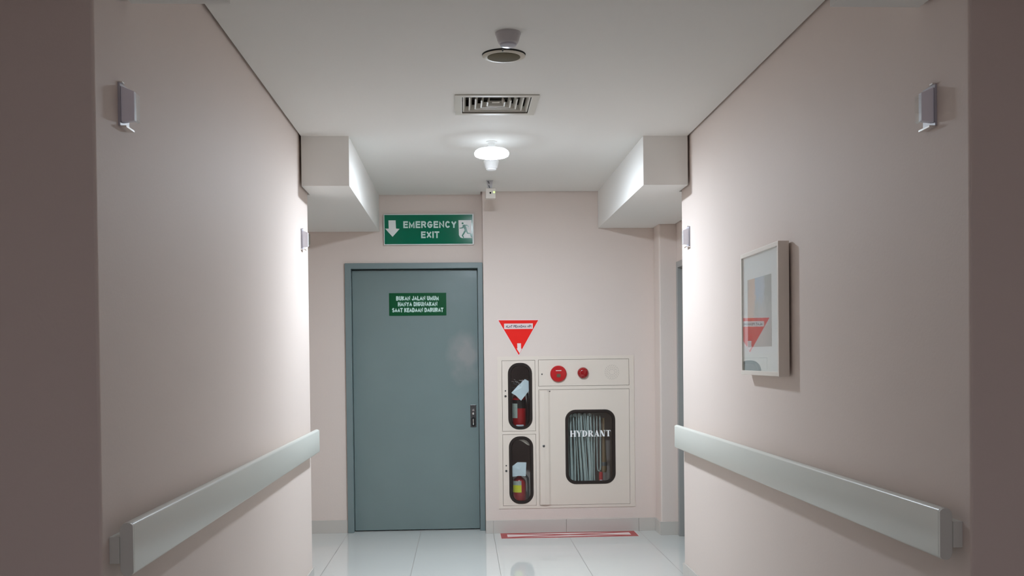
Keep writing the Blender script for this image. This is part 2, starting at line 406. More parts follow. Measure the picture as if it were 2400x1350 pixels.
skirt('baseboard_right', 'y', XR, YN, YR, 0.55, -1)
skirt('baseboard_left_end', 'x', YL, XLL, XL+0.009, -0.96, 1)
skirt('baseboard_right_end', 'x', YR, XR-0.009, XW, 0.84, 1)
skirt('baseboard_left_front', 'x', YN, -3.0, XL+0.009, -0.96, -1)
skirt('baseboard_right_front', 'x', YN, XR-0.009, 3.2, 0.84, -1)

# ------------------------------------------------------------------ emergency door
d = bpy.data.objects.new('door_1', None); COL.objects.link(d); d.location = (-0.39, YD, 0); d['kind'] = 'structure'
YF = YD - 0.022
b = MB()
b.prism([(DX0, 0), (DX0+0.05, 0), (DX0+0.05, DZ-0.046), (DX1-0.042, DZ-0.046), (DX1-0.042, 0), (DX1, 0), (DX1, DZ), (DX0, DZ)], YF, YD+0.12)
b.build('door_frame', M_frame, d, bevel=0.003)
YLF = YD + 0.05
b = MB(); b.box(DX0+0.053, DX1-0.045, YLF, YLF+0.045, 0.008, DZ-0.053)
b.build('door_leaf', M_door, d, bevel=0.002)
lk = MB().box(0.064, 0.113, YLF-0.006, YLF, 0.861, 1.048).build('lock_plate', M_steel, d, bevel=0.002)
MB().lathe([(0.013, 0), (0.013, -0.012), (0.009, -0.018)], (0.0885, YLF-0.006, 1.003), 'y').build('lock_cylinder', M_chrome, lk, smooth=True)
MB().lathe([(0.010, 0), (0.010, -0.012), (0.006, -0.015)], (0.0885, YLF-0.006, 0.975), 'y').build('lock_cylinder', M_chrome, lk, smooth=True)
b = MB(); b.tube([(0.088, YLF-0.006, 0.93), (0.088, YLF-0.03, 0.925), (0.088, YLF-0.034, 0.905), (0.088, YLF-0.03, 0.885), (0.088, YLF-0.006, 0.88)], 0.006)
b.build('pull_handle', M_chrome, lk, smooth=True)
MB().prism(rrect(0.072, 0.106, 0.868, 0.942, 0.012), YLF-0.0075, YLF-0.006).build('pull_recess', M_hole, lk)

# side door (only its far edge shows beyond the right wall)
d2 = bpy.data.objects.new('door_2', None); COL.objects.link(d2); d2.location = (XW, 7.8, 0); d2['kind'] = 'structure'
b = MB(); b.box(XW-0.012, XW+0.10, SY1-0.05, SY1-0.001, 0, SZ); b.box(XW-0.012, XW+0.10, SY0+0.001, SY0+0.05, 0, SZ); b.box(XW-0.012, XW+0.10, SY0+0.05, SY1-0.05, SZ-0.05, SZ-0.001)
b.build('door_frame', M_frame2, d2, bevel=0.003)
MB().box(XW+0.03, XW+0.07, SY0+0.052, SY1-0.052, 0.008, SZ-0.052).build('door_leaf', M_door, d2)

# ================================================================== SIGNS
# emergency exit sign above the door
sgn = thing('exit_sign', (-0.26, YD, 2.385), 'long green EMERGENCY EXIT sign with white rim on the wall above the grey-blue door', 'sign')
ex0, ex1, ez0, ez1 = -0.634, 0.109, 2.381, 2.635; yS = YD - 0.03
MB().box(ex0, ex1, yS, YD-0.005, ez0, ez1).build('sign_box', M_whitesign, sgn, bevel=0.002)
MB().box(ex0+0.007, ex1-0.011, yS-0.002, yS, ez0+0.007, ez1-0.007).build('green_face', M_green, sgn)
def ep(x, y):
    return (ex0 + (890 + x/10.43 - 899.5)*(ex1-ex0)/210.5, ez1 - (490 + y/10.43 - 500.5)*(ez1-ez0)/72.0)
yT = yS - 0.0035
b = MB()
b.prism([ep(218,262), ep(392,262), ep(398,462), ep(485,470), ep(312,662), ep(135,462), ep(222,462)], yT, yS-0.002)
b.build('arrow', M_whitesign, sgn)
b = MB()
x0, z1_ = ep(578, 285); x1, z0_ = ep(1870, 452); text_mesh(b, 'EMERGENCY', x0, x1, z0_, z1_, yT-0.0002, weight=0.225)
x0, z1_ = ep(1008, 535); x1, z0_ = ep(1448, 698); text_mesh(b, 'EXIT', x0, x1, z0_, z1_, yT-0.0002, weight=0.225)
b.build('lettering', M_mint, sgn)
pz = [ep(1922,265), ep(2240,265), ep(2240,580), ep(2225,620), ep(2250,700), ep(2000,700), ep(1960,680), ep(1930,630)]
MB().prism(pz, yT, yS-0.002).build('running_man_panel', M_whitesign, sgn)
def limb(m, pts, wds, Y):
    Y -= 0.0001*limb.k; limb.k += 1
    for (p, q), (wa, wb) in zip(zip(pts, pts[1:]), zip(wds, wds[1:])):
        dx, dy = q[0]-p[0], q[1]-p[1]; L = math.hypot(dx, dy); nx, ny = -dy/L, dx/L
        m.prism([ep(p[0]+nx*wa, p[1]+ny*wa), ep(q[0]+nx*wb, q[1]+ny*wb), ep(q[0]-nx*wb, q[1]-ny*wb), ep(p[0]-nx*wa, p[1]-ny*wa)], Y-0.001, Y)
    for p, wv in list(zip(pts, wds))[1:-1]:
        m.prism([ep(p[0]+wv*math.cos(a*math.pi/6), p[1]+wv*math.sin(a*math.pi/6)) for a in range(12)], Y-0.00105, Y)
limb.k = 1
b = MB()
b.prism([ep(2022+24*math.cos(a*math.pi/8), 342+24*math.sin(a*math.pi/8)) for a in range(16)], yT-0.001, yT)
limb(b, [(2040, 380), (2075, 440), (2105, 515)], (26, 34, 26), yT)
limb(b, [(2050, 388), (2130, 390), (2180, 432)], (14, 12, 9), yT)
limb(b, [(2045, 405), (2020, 452), (1945, 462)], (13, 12, 8), yT)
limb(b, [(2105, 505), (2142, 582), (2205, 592), (2236, 690)], (22, 15, 12, 8), yT)
limb(b, [(2090, 520), (2015, 640), (2045, 695)], (22, 15, 9), yT)
b.build('running_man', M_green, sgn)

sgn.rotation_euler = (0.018, 0, 0)      # leans forward a little

# green sticker on the door
st = thing('door_sign', (-0.365, YLF, 1.80), 'small dark green sign with three lines of white Indonesian words stuck on the grey-blue door', 'sign')
MB().box(-0.603, -0.127, YLF-0.003, YLF-0.0003, 1.799, 1.988).build('sign_plate', M_green2, st)
def dp(x, y): return (-0.603 + (900 + x/15 - 912)*0.476/133.7, 1.988 - (675 + y/15 - 686.7)*0.189/53.3)
b = MB()
for s_, xa, xb, ya, yb in (('BUKAN JALAN UMUM', 430, 1920, 285, 440), ('HANYA DIGUNAKAN', 490, 1870, 490, 645), ('SAAT KEADAAN DARURAT', 285, 2075, 700, 855)):
    x0, z1_ = dp(xa, ya); x1, z0_ = dp(xb, yb); text_mesh(b, s_, x0, x1, z0_, z1_, YLF-0.0040, weight=0.24, cond=0.5, gap=0.10)
b.build('lettering', M_mint, st)

# red triangle
tr = thing('triangle_sign', (0.463, YH, 1.455), 'red downward-pointing triangle sign with small white word strip and arrow above the extinguisher cabinet', 'sign')
MB().prism([(0.290, 1.752), (0.636, 1.750), (0.464, 1.449)], YH-0.0025, YH-0.0004).build('white_border', M_pinkwhite, tr)
MB().prism([(0.300, 1.746), (0.626, 1.744), (0.464, 1.461)], YH-0.0035, YH-0.0025).build('red_face', M_redtri, tr)
def tp(x, y): return (0.293 + (1160 + x/13.5 - 1166)*0.339/97, 1.748 - (740 + y/13.5 - 751)*0.294/83)
x0, z1_ = tp(285, 262); x1, z0_ = tp(1195, 432)
MB().box(x0, x1, YH-0.0045, YH-0.0035, z0_, z1_).build('word_strip', M_pinkwhite, tr)
b = MB(); x0, z1_ = tp(340, 308); x1, z0_ = tp(1145, 392); text_mesh(b, 'ALAT PEMADAM API', x0, x1, z0_, z1_, YH-0.0050, weight=0.2)
b.build('lettering', M_navy, tr)
MB().prism([tp(695, 880), tp(812, 880), tp(815, 1040), tp(842, 1055), tp(765, 1192), tp(674, 1040), tp(698, 1040)], YH-0.0045, YH-0.0035).build('arrow', M_pinkwhite, tr)

# ================================================================== FIRE CABINET
cab = thing('fire_cabinet', (0.85, YH, 0.2), 'cream steel hydrant and extinguisher cabinet set into the back wall right of the door', 'cabinet')
yF = YH - 0.004; yB = YH + 0.012
ox0, ox1, oz0, oz1 = 0.287, 1.412, 0.201, 1.449
b = MB()
# face frame around the four openings
L0, L1, R0, R1 = 0.3225, 0.5965, 0.6225, 1.3715
b.box(ox0, L0, yF, yB, oz0, oz1); b.box(R1, ox1, yF, yB, oz0, oz1); b.box(L1, R0, yF, yB, oz0, oz1)
b.box(L0, L1, yF, yB, oz0, 0.2235); b.box(L0, L1, yF, yB, 0.8105, 0.8355); b.box(L0, L1, yF, yB, 1.4165, oz1)
b.box(R0, R1, yF, yB, oz0, 0.2235); b.box(R0, R1, yF, yB, 1.1745, 1.2015); b.box(R0, R1, yF, yB, 1.4205, oz1)
b.build('face_frame', M_cab, cab)
b = MB(); yR = YH + 0.29
b.box(hx0+0.002, hx1-0.002, yR-0.004, yR, hz0+0.002, hz1-0.002)
b.box(hx0+0.002, hx0+0.006, yB, yR, hz0+0.002, hz1-0.002); b.box(hx1-0.006, hx1-0.002, yB, yR, hz0+0.002, hz1-0.002)
b.box(hx0+0.002, hx1-0.002, yB, yR, hz0+0.002, hz0+0.008); b.box(hx0+0.002, hx1-0.002, yB, yR, hz1-0.008, hz1-0.002)
b.box(0.606, 0.612, yB, yR, hz0+0.002, hz1-0.002); b.box(hx0+0.002, 0.606, yB, yR, 0.820, 0.826); b.box(0.612, hx1-0.002, yB, yR, 1.185, 1.191)
b.build('inner_box', M_cabin, cab)

def window_door(name, x0, x1, z0, z1, wx0, wx1, wz0, wz1, r, gw):
    """steel door with rounded rubber-edged window; returns the door"""
    wi = rrect(wx0+0.006, wx1-0.006, wz0+0.006, wz1-0.006, r-0.006)
    dr = MB().ring(rect_like(wi, x0, x1, z0, z1), wi, yF-0.002, yB).build(name, M_cab, cab)
    A = rrect(wx0, wx1, wz0, wz1, r); B = rrect(wx0+gw, wx1-gw, wz0+gw, wz1-gw, r-gw)
    A2 = rrect(wx0+0.006, wx1-0.006, wz0+0.006, wz1-0.006, r-0.006); B2 = rrect(wx0+gw-0.005, wx1-gw+0.005, wz0+gw-0.005, wz1-gw+0.005, r-gw+0.005)
    m = MB(); n = len(A); bm = m.bm
    loops = [[bm.verts.new((p[0], t, p[1])) for p in L] for L, t in ((A, yF-0.002), (A2, yF-0.009), (B2, yF-0.009), (B, yF-0.003), (B, yB-0.002), (A2, yB-0.002), (A2, yF-0.002))]
    for P_, Q_ in zip(loops, loops[1:] + loops[:1]):
        for i in range(n): bm.faces.new((P_[i], P_[(i+1) % n], Q_[(i+1) % n], Q_[i]))
    m.build('window_gasket', M_black, dr, smooth=True)
    G = rrect(wx0+gw-0.001, wx1-gw+0.001, wz0+gw-0.001, wz1-gw+0.001, r-gw)
    MB().prism(G, yF+0.003, yF+0.006).build('window_glass', M_tint, dr)
    return dr
def lock(x, z, r, par):
    MB().lathe([(r, 0), (r, -0.003), (r*0.8, -0.005)], (x, yF-0.002, z), 'y', 20).build('lock', M_steel, par, smooth=True)
dr1 = window_door('extinguisher_door', 0.3250, 0.5940, 0.8380, 1.4140, 0.372, 0.571, 0.849, 1.396, 0.088, 0.026)
dr2 = window_door('extinguisher_door', 0.3250, 0.5940, 0.2260, 0.8080, 0.374, 0.574, 0.238, 0.794, 0.088, 0.026)
for (zz, dr) in ((1.168, dr1), (0.555, dr2)): lock(0.351, zz, 0.006, dr); lock(0.351, zz-0.044, 0.009, dr)
hd = window_door('hydrant_door', 0.6250, 1.3690, 0.2260, 1.1720, 0.839, 1.253, 0.393, 1.006, 0.085, 0.026)
# folded vertical pull strip down the left edge of the hydrant door
b = MB(); b.prism([(0.628, yF-0.002), (0.632, yF-0.011), (0.668, yF-0.013), (0.700, yF-0.010), (0.716, yF-0.002)], 0.229, 1.162, 'z')
b.build('pull_strip', M_cab, hd)
MB().lathe([(0.010, 0), (0.010, -0.004), (0.007, -0.006)], (0.660, yF-0.012, 0.712), 'y', 20).build('lock', M_steel, hd, smooth=True)
MB().prism([(0.690, 1.1635), (0.722, 1.1635), (0.716, 1.1555)], yF-0.006, yF-0.002).build('strip_notch', M_black, hd)

# HYDRANT in bold serif capitals on the glass
lb = MB(); LZ0, LH = 0.783, 0.051; yl = yF + 0.0024
gpn = [0]
def gp(x0, w_, pts):
    gpn[0] += 1
    lb.prism([(x0 + w_*p[0], LZ0 + LH*p[1]) for p in pts], yl-0.0006-0.00006*(gpn[0] % 5), yl)
def bx_(x0, w_, a, bb, c_, dd): gp(x0, w_, [(a, c_), (bb, c_), (bb, dd), (a, dd)])
def ser(x0, w_, cx_, half, z): bx_(x0, w_, cx_-half, cx_+half, z if z == 0 else 0.93, 0.07 if z == 0 else 1)
def arcring(x0, w_, cx_, cz_, rx, rz, tx, tz, n=10):
    for i in range(n):
        a, e = math.pi*(-0.5 + i/n), math.pi*(-0.5 + (i+1)/n)
        gp(x0, w_, [(cx_+rx*math.cos(a), cz_+rz*math.sin(a)), (cx_+rx*math.cos(e), cz_+rz*math.sin(e)),
                    (cx_+(rx-tx)*math.cos(e), cz_+(rz-tz)*math.sin(e)), (cx_+(rx-tx)*math.cos(a), cz_+(rz-tz)*math.sin(a))])
X0 = 0.879; TW = 0.339; wd = [1.08, 1.0, 1.02, 1.06, 1.0, 1.05, 0.95]; tot = sum(wd); xx = X0
for ch, ww in zip('HYDRANT', wd):
    w_ = TW*ww/tot; a = xx; v = w_*0.95
    if ch == 'H':
        for cc in (0.2, 0.8): bx_(a, v, cc-0.135, cc+0.135, 0, 1); ser(a, v, cc, 0.2, 0); ser(a, v, cc, 0.2, 1)
        bx_(a, v, 0.2, 0.8, 0.46, 0.55)
    if ch == 'Y':
        gp(a, v, [(0.03, 1), (0.34, 1), (0.66, 0.42), (0.38, 0.42)]); gp(a, v, [(0.80, 1), (0.90, 1), (0.60, 0.42), (0.52, 0.42)])
        bx_(a, v, 0.38, 0.66, 0, 0.45); ser(a, v, 0.52, 0.2, 0); ser(a, v, 0.18, 0.18, 1); ser(a, v, 0.84, 0.14, 1)
    if ch == 'D':
        bx_(a, v, 0.10, 0.38, 0, 1); ser(a, v, 0.2, 0.18, 0); ser(a, v, 0.2, 0.18, 1); bx_(a, v, 0.3, 0.46, 0.93, 1); bx_(a, v, 0.3, 0.46, 0, 0.07)
        arcring(a, v, 0.44, 0.5, 0.5, 0.5, 0.27, 0.10)
    if ch == 'R':
        bx_(a, v, 0.10, 0.38, 0, 1); ser(a, v, 0.22, 0.2, 0); ser(a, v, 0.2, 0.18, 1); bx_(a, v, 0.3, 0.5, 0.93, 1); bx_(a, v, 0.3, 0.5, 0.46, 0.53)
        arcring(a, v, 0.48, 0.73, 0.36, 0.27, 0.23, 0.08); gp(a, v, [(0.38, 0.5), (0.66, 0.5), (0.98, 0), (0.68, 0)]); ser(a, v, 0.88, 0.12, 0)
    if ch == 'A':
        gp(a, v, [(0.46, 1), (0.54, 0.9), (0.22, 0), (0.13, 0)]); gp(a, v, [(0.40, 1), (0.60, 1), (0.97, 0), (0.64, 0)])
        bx_(a, v, 0.28, 0.72, 0.3, 0.38); ser(a, v, 0.17, 0.16, 0); ser(a, v, 0.82, 0.18, 0)
    if ch == 'N':
        bx_(a, v, 0.15, 0.23, 0, 1); bx_(a, v, 0.79, 0.87, 0, 1); gp(a, v, [(0.08, 1), (0.40, 1), (0.87, 0), (0.60, 0)])
        ser(a, v, 0.19, 0.16, 0); ser(a, v, 0.83, 0.16, 1); ser(a, v, 0.14, 0.12, 1)
    if ch == 'T':
        bx_(a, v, 0.37, 0.65, 0, 1); bx_(a, v, 0.05, 0.97, 0.92, 1); ser(a, v, 0.51, 0.22, 0)
        gp(a, v, [(0.05, 1), (0.11, 1), (0.08, 0.7), (0.05, 0.7)]); gp(a, v, [(0.91, 1), (0.97, 1), (0.97, 0.7), (0.94, 0.7)])
    xx += w_
lb.build('hydrant_lettering', M_bright, hd)

pn = MB().box(0.6250, 1.3690, yF-0.002, yB, 1.2040, 1.4180).build('alarm_panel', M_cab, cab, bevel=0.001)
lock(0.652, 1.301, 0.006, pn)
cp_ = MB().lathe([(0.067, 0), (0.067, -0.012), (0.060, -0.020), (0.0, -0.022)], (0.787, yF-0.002, 1.303), 'y', 48).build('call_point', M_red, cab, smooth=True)
MB().box(0.772, 0.802, yF-0.0265, yF-0.0235, 1.275, 1.302).build('press_window', M_mesh, cp_)
MB().box(0.764, 0.810, yF-0.0262, yF-0.0235, 1.326, 1.332).build('word_strip', M_pinkwhite, cp_)
MB().lathe([(0.046, 0), (0.046, -0.008), (0.043, -0.018), (0.034, -0.030), (0.018, -0.036), (0.0, -0.037)], (0.990, yF-0.002, 1.308), 'y', 40).build('alarm_lamp', M_redlens, cab, smooth=True)
b = MB(); random.seed(3)
for ringr, n in ((0.062, 22), (0.046, 16), (0.030, 10)):
    for i in range(n):
        a = 2*math.pi*i/n + ringr*20; c0 = (1.229 + ringr*math.cos(a), 1.312 + ringr*math.sin(a)); c1 = (1.229 + (ringr-0.011)*math.cos(a+0.15), 1.312 + (ringr-0.011)*math.sin(a+0.15))
        nx, nz = -math.sin(a)*0.0012, math.cos(a)*0.0012
        b.prism([(c0[0]+nx, c0[1]+nz), (c1[0]+nx, c1[1]+nz), (c1[0]-nx, c1[1]-nz), (c0[0]-nx, c0[1]-nz)], yF-0.0026, yF-0.002)
b.build('bell_slots', M_slot, cab)

# extinguishers, tags, hose and fittings inside
def extinguisher(x, z, hgt, r, label):
    y = YH + 0.105
    t = thing('fire_extinguisher', (x, y, z), label, 'fire extinguisher', 'red extinguishers in the cabinet')
    prof = [(r*0.9, 0), (r, 0.008), (r, hgt), (r*0.93, hgt+0.018), (r*0.7, hgt+0.036), (r*0.35, hgt+0.05), (r*0.3, hgt+0.07)]
    MB().lathe([(p[0], p[1]+z) for p in prof], (x, y, 0), 'z').build('tank', M_red, t, smooth=True)
    MB().lathe([(0.018, z+hgt+0.065), (0.022, z+hgt+0.07), (0.022, z+hgt+0.10), (0.012, z+hgt+0.105)], (x, y, 0), 'z', 16).build('valve', M_steel, t, smooth=True)
    MB().prism([(x-0.05, z+hgt+0.125), (x+0.035, z+hgt+0.095), (x+0.035, z+hgt+0.103), (x-0.045, z+hgt+0.137)], y-0.01, y+0.01).build('squeeze_handle', M_red if z < 0.5 else M_steel, t)
    MB().prism([(x-0.055, z+hgt+0.088), (x, z+hgt+0.09), (x, z+hgt+0.098), (x-0.055, z+hgt+0.097)], y-0.009, y+0.009).build('carry_handle', M_steel, t)
    MB().tube([(x+0.015, y, z+hgt+0.085), (x+0.04, y-0.01, z+hgt+0.08), (x+r+0.014, y-0.02, z+hgt+0.04), (x+r+0.018, y-0.02, z+hgt-0.04), (x+r+0.016, y-0.01, z+0.04)], 0.009).build('discharge_hose', M_black if z > 0.5 else M_steel, t, smooth=True)
    return t, y
def wrap(t, name, m, x, y, r, a0, a1, z0, z1):
    """label lying on the tank between two angles (degrees, -90 faces the camera)"""
    mb = MB(); n = 10; R_ = r + 0.0012
    A = [(x + R_*math.cos(math.radians(a0+(a1-a0)*i/n)), y + R_*math.sin(math.radians(a0+(a1-a0)*i/n))) for i in range(n+1)]
    for p, q in zip(A, A[1:]): mb.quad((p[0], p[1], z0), (q[0], q[1], z0), (q[0], q[1], z1), (p[0], p[1], z1))
    return solid(mb.build(name, m, t), 0.001)
t1, y1 = extinguisher(0.468, 0.8265, 0.27, 0.056, 'red extinguisher with black band behind the upper narrow cabinet window')
wrap(t1, 'black_band', M_black, 0.468, y1, 0.056, -180, 0, 1.02, 1.09)
wrap(t1, 'paper_label', M_label, 0.468, y1, 0.0572, -168, -108, 0.94, 1.06)
wrap(t1, 'base_label', M_paper, 0.468, y1, 0.056, -120, -55, 0.868, 0.885)
t2, y2 = extinguisher(0.462, 0.230, 0.17, 0.056, 'red extinguisher with yellow label behind the lower narrow cabinet window')
wrap(t2, 'yellow_label', M_yellow, 0.462, y2, 0.056, -160, -75, 0.325, 0.385)
wrap(t2, 'printed_label', M_label, 0.462, y2, 0.056, -160, -75, 0.385, 0.42)

def sheet(name, pts, m, label, cat='tag', grp=None, par=None):
    """creased paper: fan of quads through 3D points around its middle"""
    bm = bmesh.new(); vs = [bm.verts.new(p) for p in pts]
    cx_ = sum((Vector(p) for p in pts), Vector())/len(pts) + Vector((0.004, -0.005, 0.006)); cv = bm.verts.new(cx_)
    for i in range(len(vs)): bm.faces.new((vs[i], vs[(i+1) % len(vs)], cv))
    me = bpy.data.meshes.new(name); bm.to_mesh(me); bm.free(); o = bpy.data.objects.new(name, me); COL.objects.link(o); me.materials.append(m)
    solid(o, 0.0012)
    return tag(o, label, cat, grp)
yt = YH + 0.028
sheet('paper_tag', [(0.400, yt, 1.150), (0.462, yt+0.006, 1.215), (0.478, yt, 1.228), (0.512, yt, 1.262), (0.544, yt+0.005, 1.245), (0.545, yt, 1.165), (0.480, yt-0.004, 1.085), (0.440, yt, 1.125)],
      M_paper, 'crumpled white paper tag tilted like a diamond on the upper extinguisher', 'tag', 'paper tags on the extinguishers')
sheet('paper_tag', [(0.400, yt, 0.545), (0.445, yt+0.004, 0.578), (0.518, yt, 0.576), (0.512, yt-0.003, 0.462), (0.455, yt, 0.466), (0.402, yt+0.004, 0.458)],
      M_paper, 'upright squarish white paper tag on the lower extinguisher', 'tag', 'paper tags on the extinguishers')
# wires that tie the upper tag to the valve
b = MB()
random.seed(5)
for k in range(7):
    P0 = Vector((0.480 + 0.008*k, yt+0.012, 1.205 + 0.004*k)); pts = [P0]
    tgt = Vector((0.398 + 0.022*k, yt+0.02, 1.245 + 0.016*math.sin(k*2.3)))
    for q in range(1, 7):
        pts.append(P0.lerp(tgt, q/6) + Vector((random.uniform(-0.006, 0.006), random.uniform(-0.005, 0.005), random.uniform(-0.006, 0.006) + 0.012*math.sin(q/6*math.pi))))
    b.tube(pts, 0.0016, 6)
tag(b.build('tag_wire', M_chrome, smooth=True), 'tangled shiny wire and film above the tilted tag in the upper narrow window', 'wire')
sheet('torn_paper', [(0.455, YH+0.02, 0.765), (0.545, YH+0.02, 0.762), (0.545, YH+0.02, 0.715), (0.525, YH+0.022, 0.722), (0.498, YH+0.02, 0.742)], M_palepaper,
      'torn pale paper corner at the top of the lower narrow cabinet window', 'paper')

# folded canvas hose
b = MB(); random.seed(11)
pl = [(0.868, 0.0, 0.95), (0.892, 0.004, 0.965), (0.914, 0.012, 0.94), (0.936, 0.013, 0.96), (0.957, 0.020, 0.975), (0.976, 0.030, 0.962), (0.994, 0.036, 0.96), (1.012, 0.046, 0.945), (1.034, 0.012, 0.955), (1.058, 0.004, 0.95), (1.082, 0.004, 0.96)]
for i, (x, lean, zt) in enumerate(pl):
    ph = random.random()*6; ya = YH + 0.035 + 0.012*math.sin(i*2.1); n = 14; hw = 0.0085 + 0.003*math.sin(i*1.7)
    rows = []
    for k in range(n+1):
        t_ = k/n; z = zt - t_*(zt-0.405)
        xc = x + lean*t_ + 0.003*math.sin(ph + 5*t_); wv = hw*(0.75 + 0.35*t_)
        rows.append([b.bm.verts.new(p) for p in ((xc-wv, ya+0.008, z), (xc-wv*0.4, ya, z), (xc+wv*0.4, ya, z), (xc+wv, ya+0.008, z), (xc+wv*0.8, ya+0.07, z), (xc-wv*0.8, ya+0.07, z))])
    for A, B in zip(rows, rows[1:]):
        for j in range(6): b.bm.faces.new((A[j], A[(j+1) % 6], B[(j+1) % 6], B[j]))
    b.bm.faces.new(rows[0]); b.bm.faces.new(rows[-1][::-1])
# rolled-over tops
for (xa, xb) in ((0.868, 0.892), (0.914, 0.936), (0.957, 0.976), (0.994, 1.012), (1.034, 1.058)):
    b.prism([(xa-0.009, 0.945), (xa-0.006, 0.965), ((xa+xb)/2, 0.974), (xb+0.006, 0.965), (xb+0.009, 0.945)], YH+0.045, YH+0.10)
tag(b.build('fire_hose', M_hose, smooth=True), 'folded white canvas hose hanging in pleats behind the HYDRANT window', 'hose')
b = MB()
b.tube([(1.108, YH+0.05, 0.95), (1.106, YH+0.045, 0.70), (1.108, YH+0.045, 0.53), (1.113, YH+0.045, 0.50), (1.122, YH+0.045, 0.493), (1.131, YH+0.045, 0.50), (1.135, YH+0.045, 0.53), (1.134, YH+0.045, 0.75), (1.134, YH+0.05, 0.95)], 0.0045)
tag(b.build('hose_strap', M_hose, smooth=True), 'thin pale strap looped down beside the hose in the HYDRANT window', 'strap')
t = thing('hose_nozzle', (1.165, YH+0.07, 0.48), 'long brown brass hose nozzle hanging at the right of the HYDRANT window', 'nozzle')
MB().lathe([(0.012, 0.93), (0.014, 0.75), (0.017, 0.68), (0.023, 0.58), (0.026, 0.50), (0.020, 0.48)], (1.165, YH+0.07, 0), 'z', 20).build('barrel', M_brass, t, smooth=True)
MB().lathe([(0.027, 0.535), (0.029, 0.54), (0.029, 0.56), (0.027, 0.565)], (1.165, YH+0.07, 0), 'z', 20).build('collar', M_steel, t, smooth=True)
t = thing('hydrant_valve', (1.135, YH+0.07, 0.40), 'small red valve at the bottom right of the HYDRANT window', 'valve')
MB().lathe([(0.017, 0.40), (0.017, 0.475), (0.012, 0.485)], (1.138, YH+0.06, 0), 'z', 16).build('valve_body', M_red, t, smooth=True)
MB().box(1.127, 1.147, YH+0.038, YH+0.044, 0.412, 0.420).build('white_mark', M_paper, t)
t = thing('hose_rack', (0.99, YH+0.09, 0.98), 'dark metal rack bar the pleated hose hangs from at the top of the cabinet', 'rack')
MB().box(0.85, 1.2, YH+0.06, YH+0.085, 0.980, 0.992).build('rack_bar', M_steel, t)
MB().box(0.86, 0.872, YH+0.085, yR-0.004, 0.980, 0.992).build('bracket', M_steel, t)
MB().box(1.178, 1.19, YH+0.085, yR-0.004, 0.980, 0.992).build('bracket', M_steel, t)

# floor sticker in front of the cabinet
fs = thing('floor_sticker', (0.85, 8.455, 0), 'red and white crossed rectangle sticker on the floor below the cabinet', 'floor marking')
fx0, fx1, fy0, fy1 = 0.296, 1.397, 8.330, 8.578
MB().box(fx0-0.004, fx1+0.004, fy0-0.004, fy1+0.003, 0.0002, 0.0008).build('white_rim', M_pinkwhite, fs)
MB().box(fx0, fx1, fy0, fy1, 0.0008, 0.0014).build('red_frame', M_redtape, fs)
b = MB(); ix0, ix1, iy0, iy1 = fx0+0.052, fx1-0.052, fy0+0.045, fy1-0.045; cx_, cyy = (ix0+ix1)/2, (iy0+iy1)/2; q = 0.020
hx = q*(ix1-ix0)/(iy1-iy0)
for tri in ([(ix0, iy0+q), (ix0, iy1-q), (cx_-hx, cyy)], [(ix1, iy0+q), (cx_+hx, cyy), (ix1, iy1-q)], [(ix0+hx, iy0), (cx_, cyy-q), (ix1-hx, iy0)], [(ix0+hx, iy1), (ix1-hx, iy1), (cx_, cyy+q)]):
    b.prism(tri, 0.0014, 0.0018, 'z')
b.build('white_triangles', M_pinkwhite, fs)

# ================================================================== CEILING THINGS
t = thing('ceiling_lamp', (0.200, 6.60, C), 'glowing round flat lamp hanging under the ceiling between the bulkheads', 'lamp')
MB().lathe([(0.034, C), (0.034, C-0.006), (0.024, C-0.008), (0.020, C-0.045)], (0.2, 6.60, 0), 'z').build('lamp_socket', M_white, t, smooth=True)
MB().lathe([(0.022, C-0.040), (0.06, C-0.043), (0.090, C-0.050), (0.104, C-0.060), (0.108, C-0.070)], (0.2, 6.60, 0), 'z', 48).build('lamp_top', M_lamptop, t, smooth=True)
MB().lathe([(0.108, C-0.070), (0.109, C-0.076), (0.107, C-0.084), (0.102, C-0.090)], (0.2, 6.60, 0), 'z', 48).build('lamp_rim', M_lamprim, t, smooth=True)
MB().lathe([(0.102, C-0.090), (0.088, C-0.096), (0.05, C-0.101), (0.0, C-0.103)], (0.2, 6.60, 0), 'z', 48).build('lamp_diffuser', M_lamp, t, smooth=True)

def detector(x, y, label, md=M_detector, k=1.0):
    t = thing('smoke_detector', (x, y, C), label, 'smoke detector', 'white ceiling detectors')
    MB().lathe([(0.053, C), (0.0535, C-0.008*k), (0.051, C-0.012*k)], (x, y, 0), 'z').build('base', md, t, smooth=True)
    MB().lathe([(0.051, C-0.012*k), (0.045, C-0.034*k), (0.041, C-0.044*k), (0.036, C-0.047*k)], (x, y, 0), 'z').build('housing', md, t, smooth=True)
    MB().lathe([(0.036, C-0.047*k), (0.034, C-0.054*k), (0.026, C-0.058*k), (0.0, C-0.059*k)], (x, y, 0), 'z').build('sensor_cap', md if k > 1 else M_lens, t, smooth=True)
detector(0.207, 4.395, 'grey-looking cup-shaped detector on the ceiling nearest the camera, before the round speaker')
detector(0.215, 7.24, 'brightly lit white cup-shaped detector on the ceiling just behind the glowing lamp', M_bright, 1.18)  # same model as the near one; lamp light put into its whiter plastic

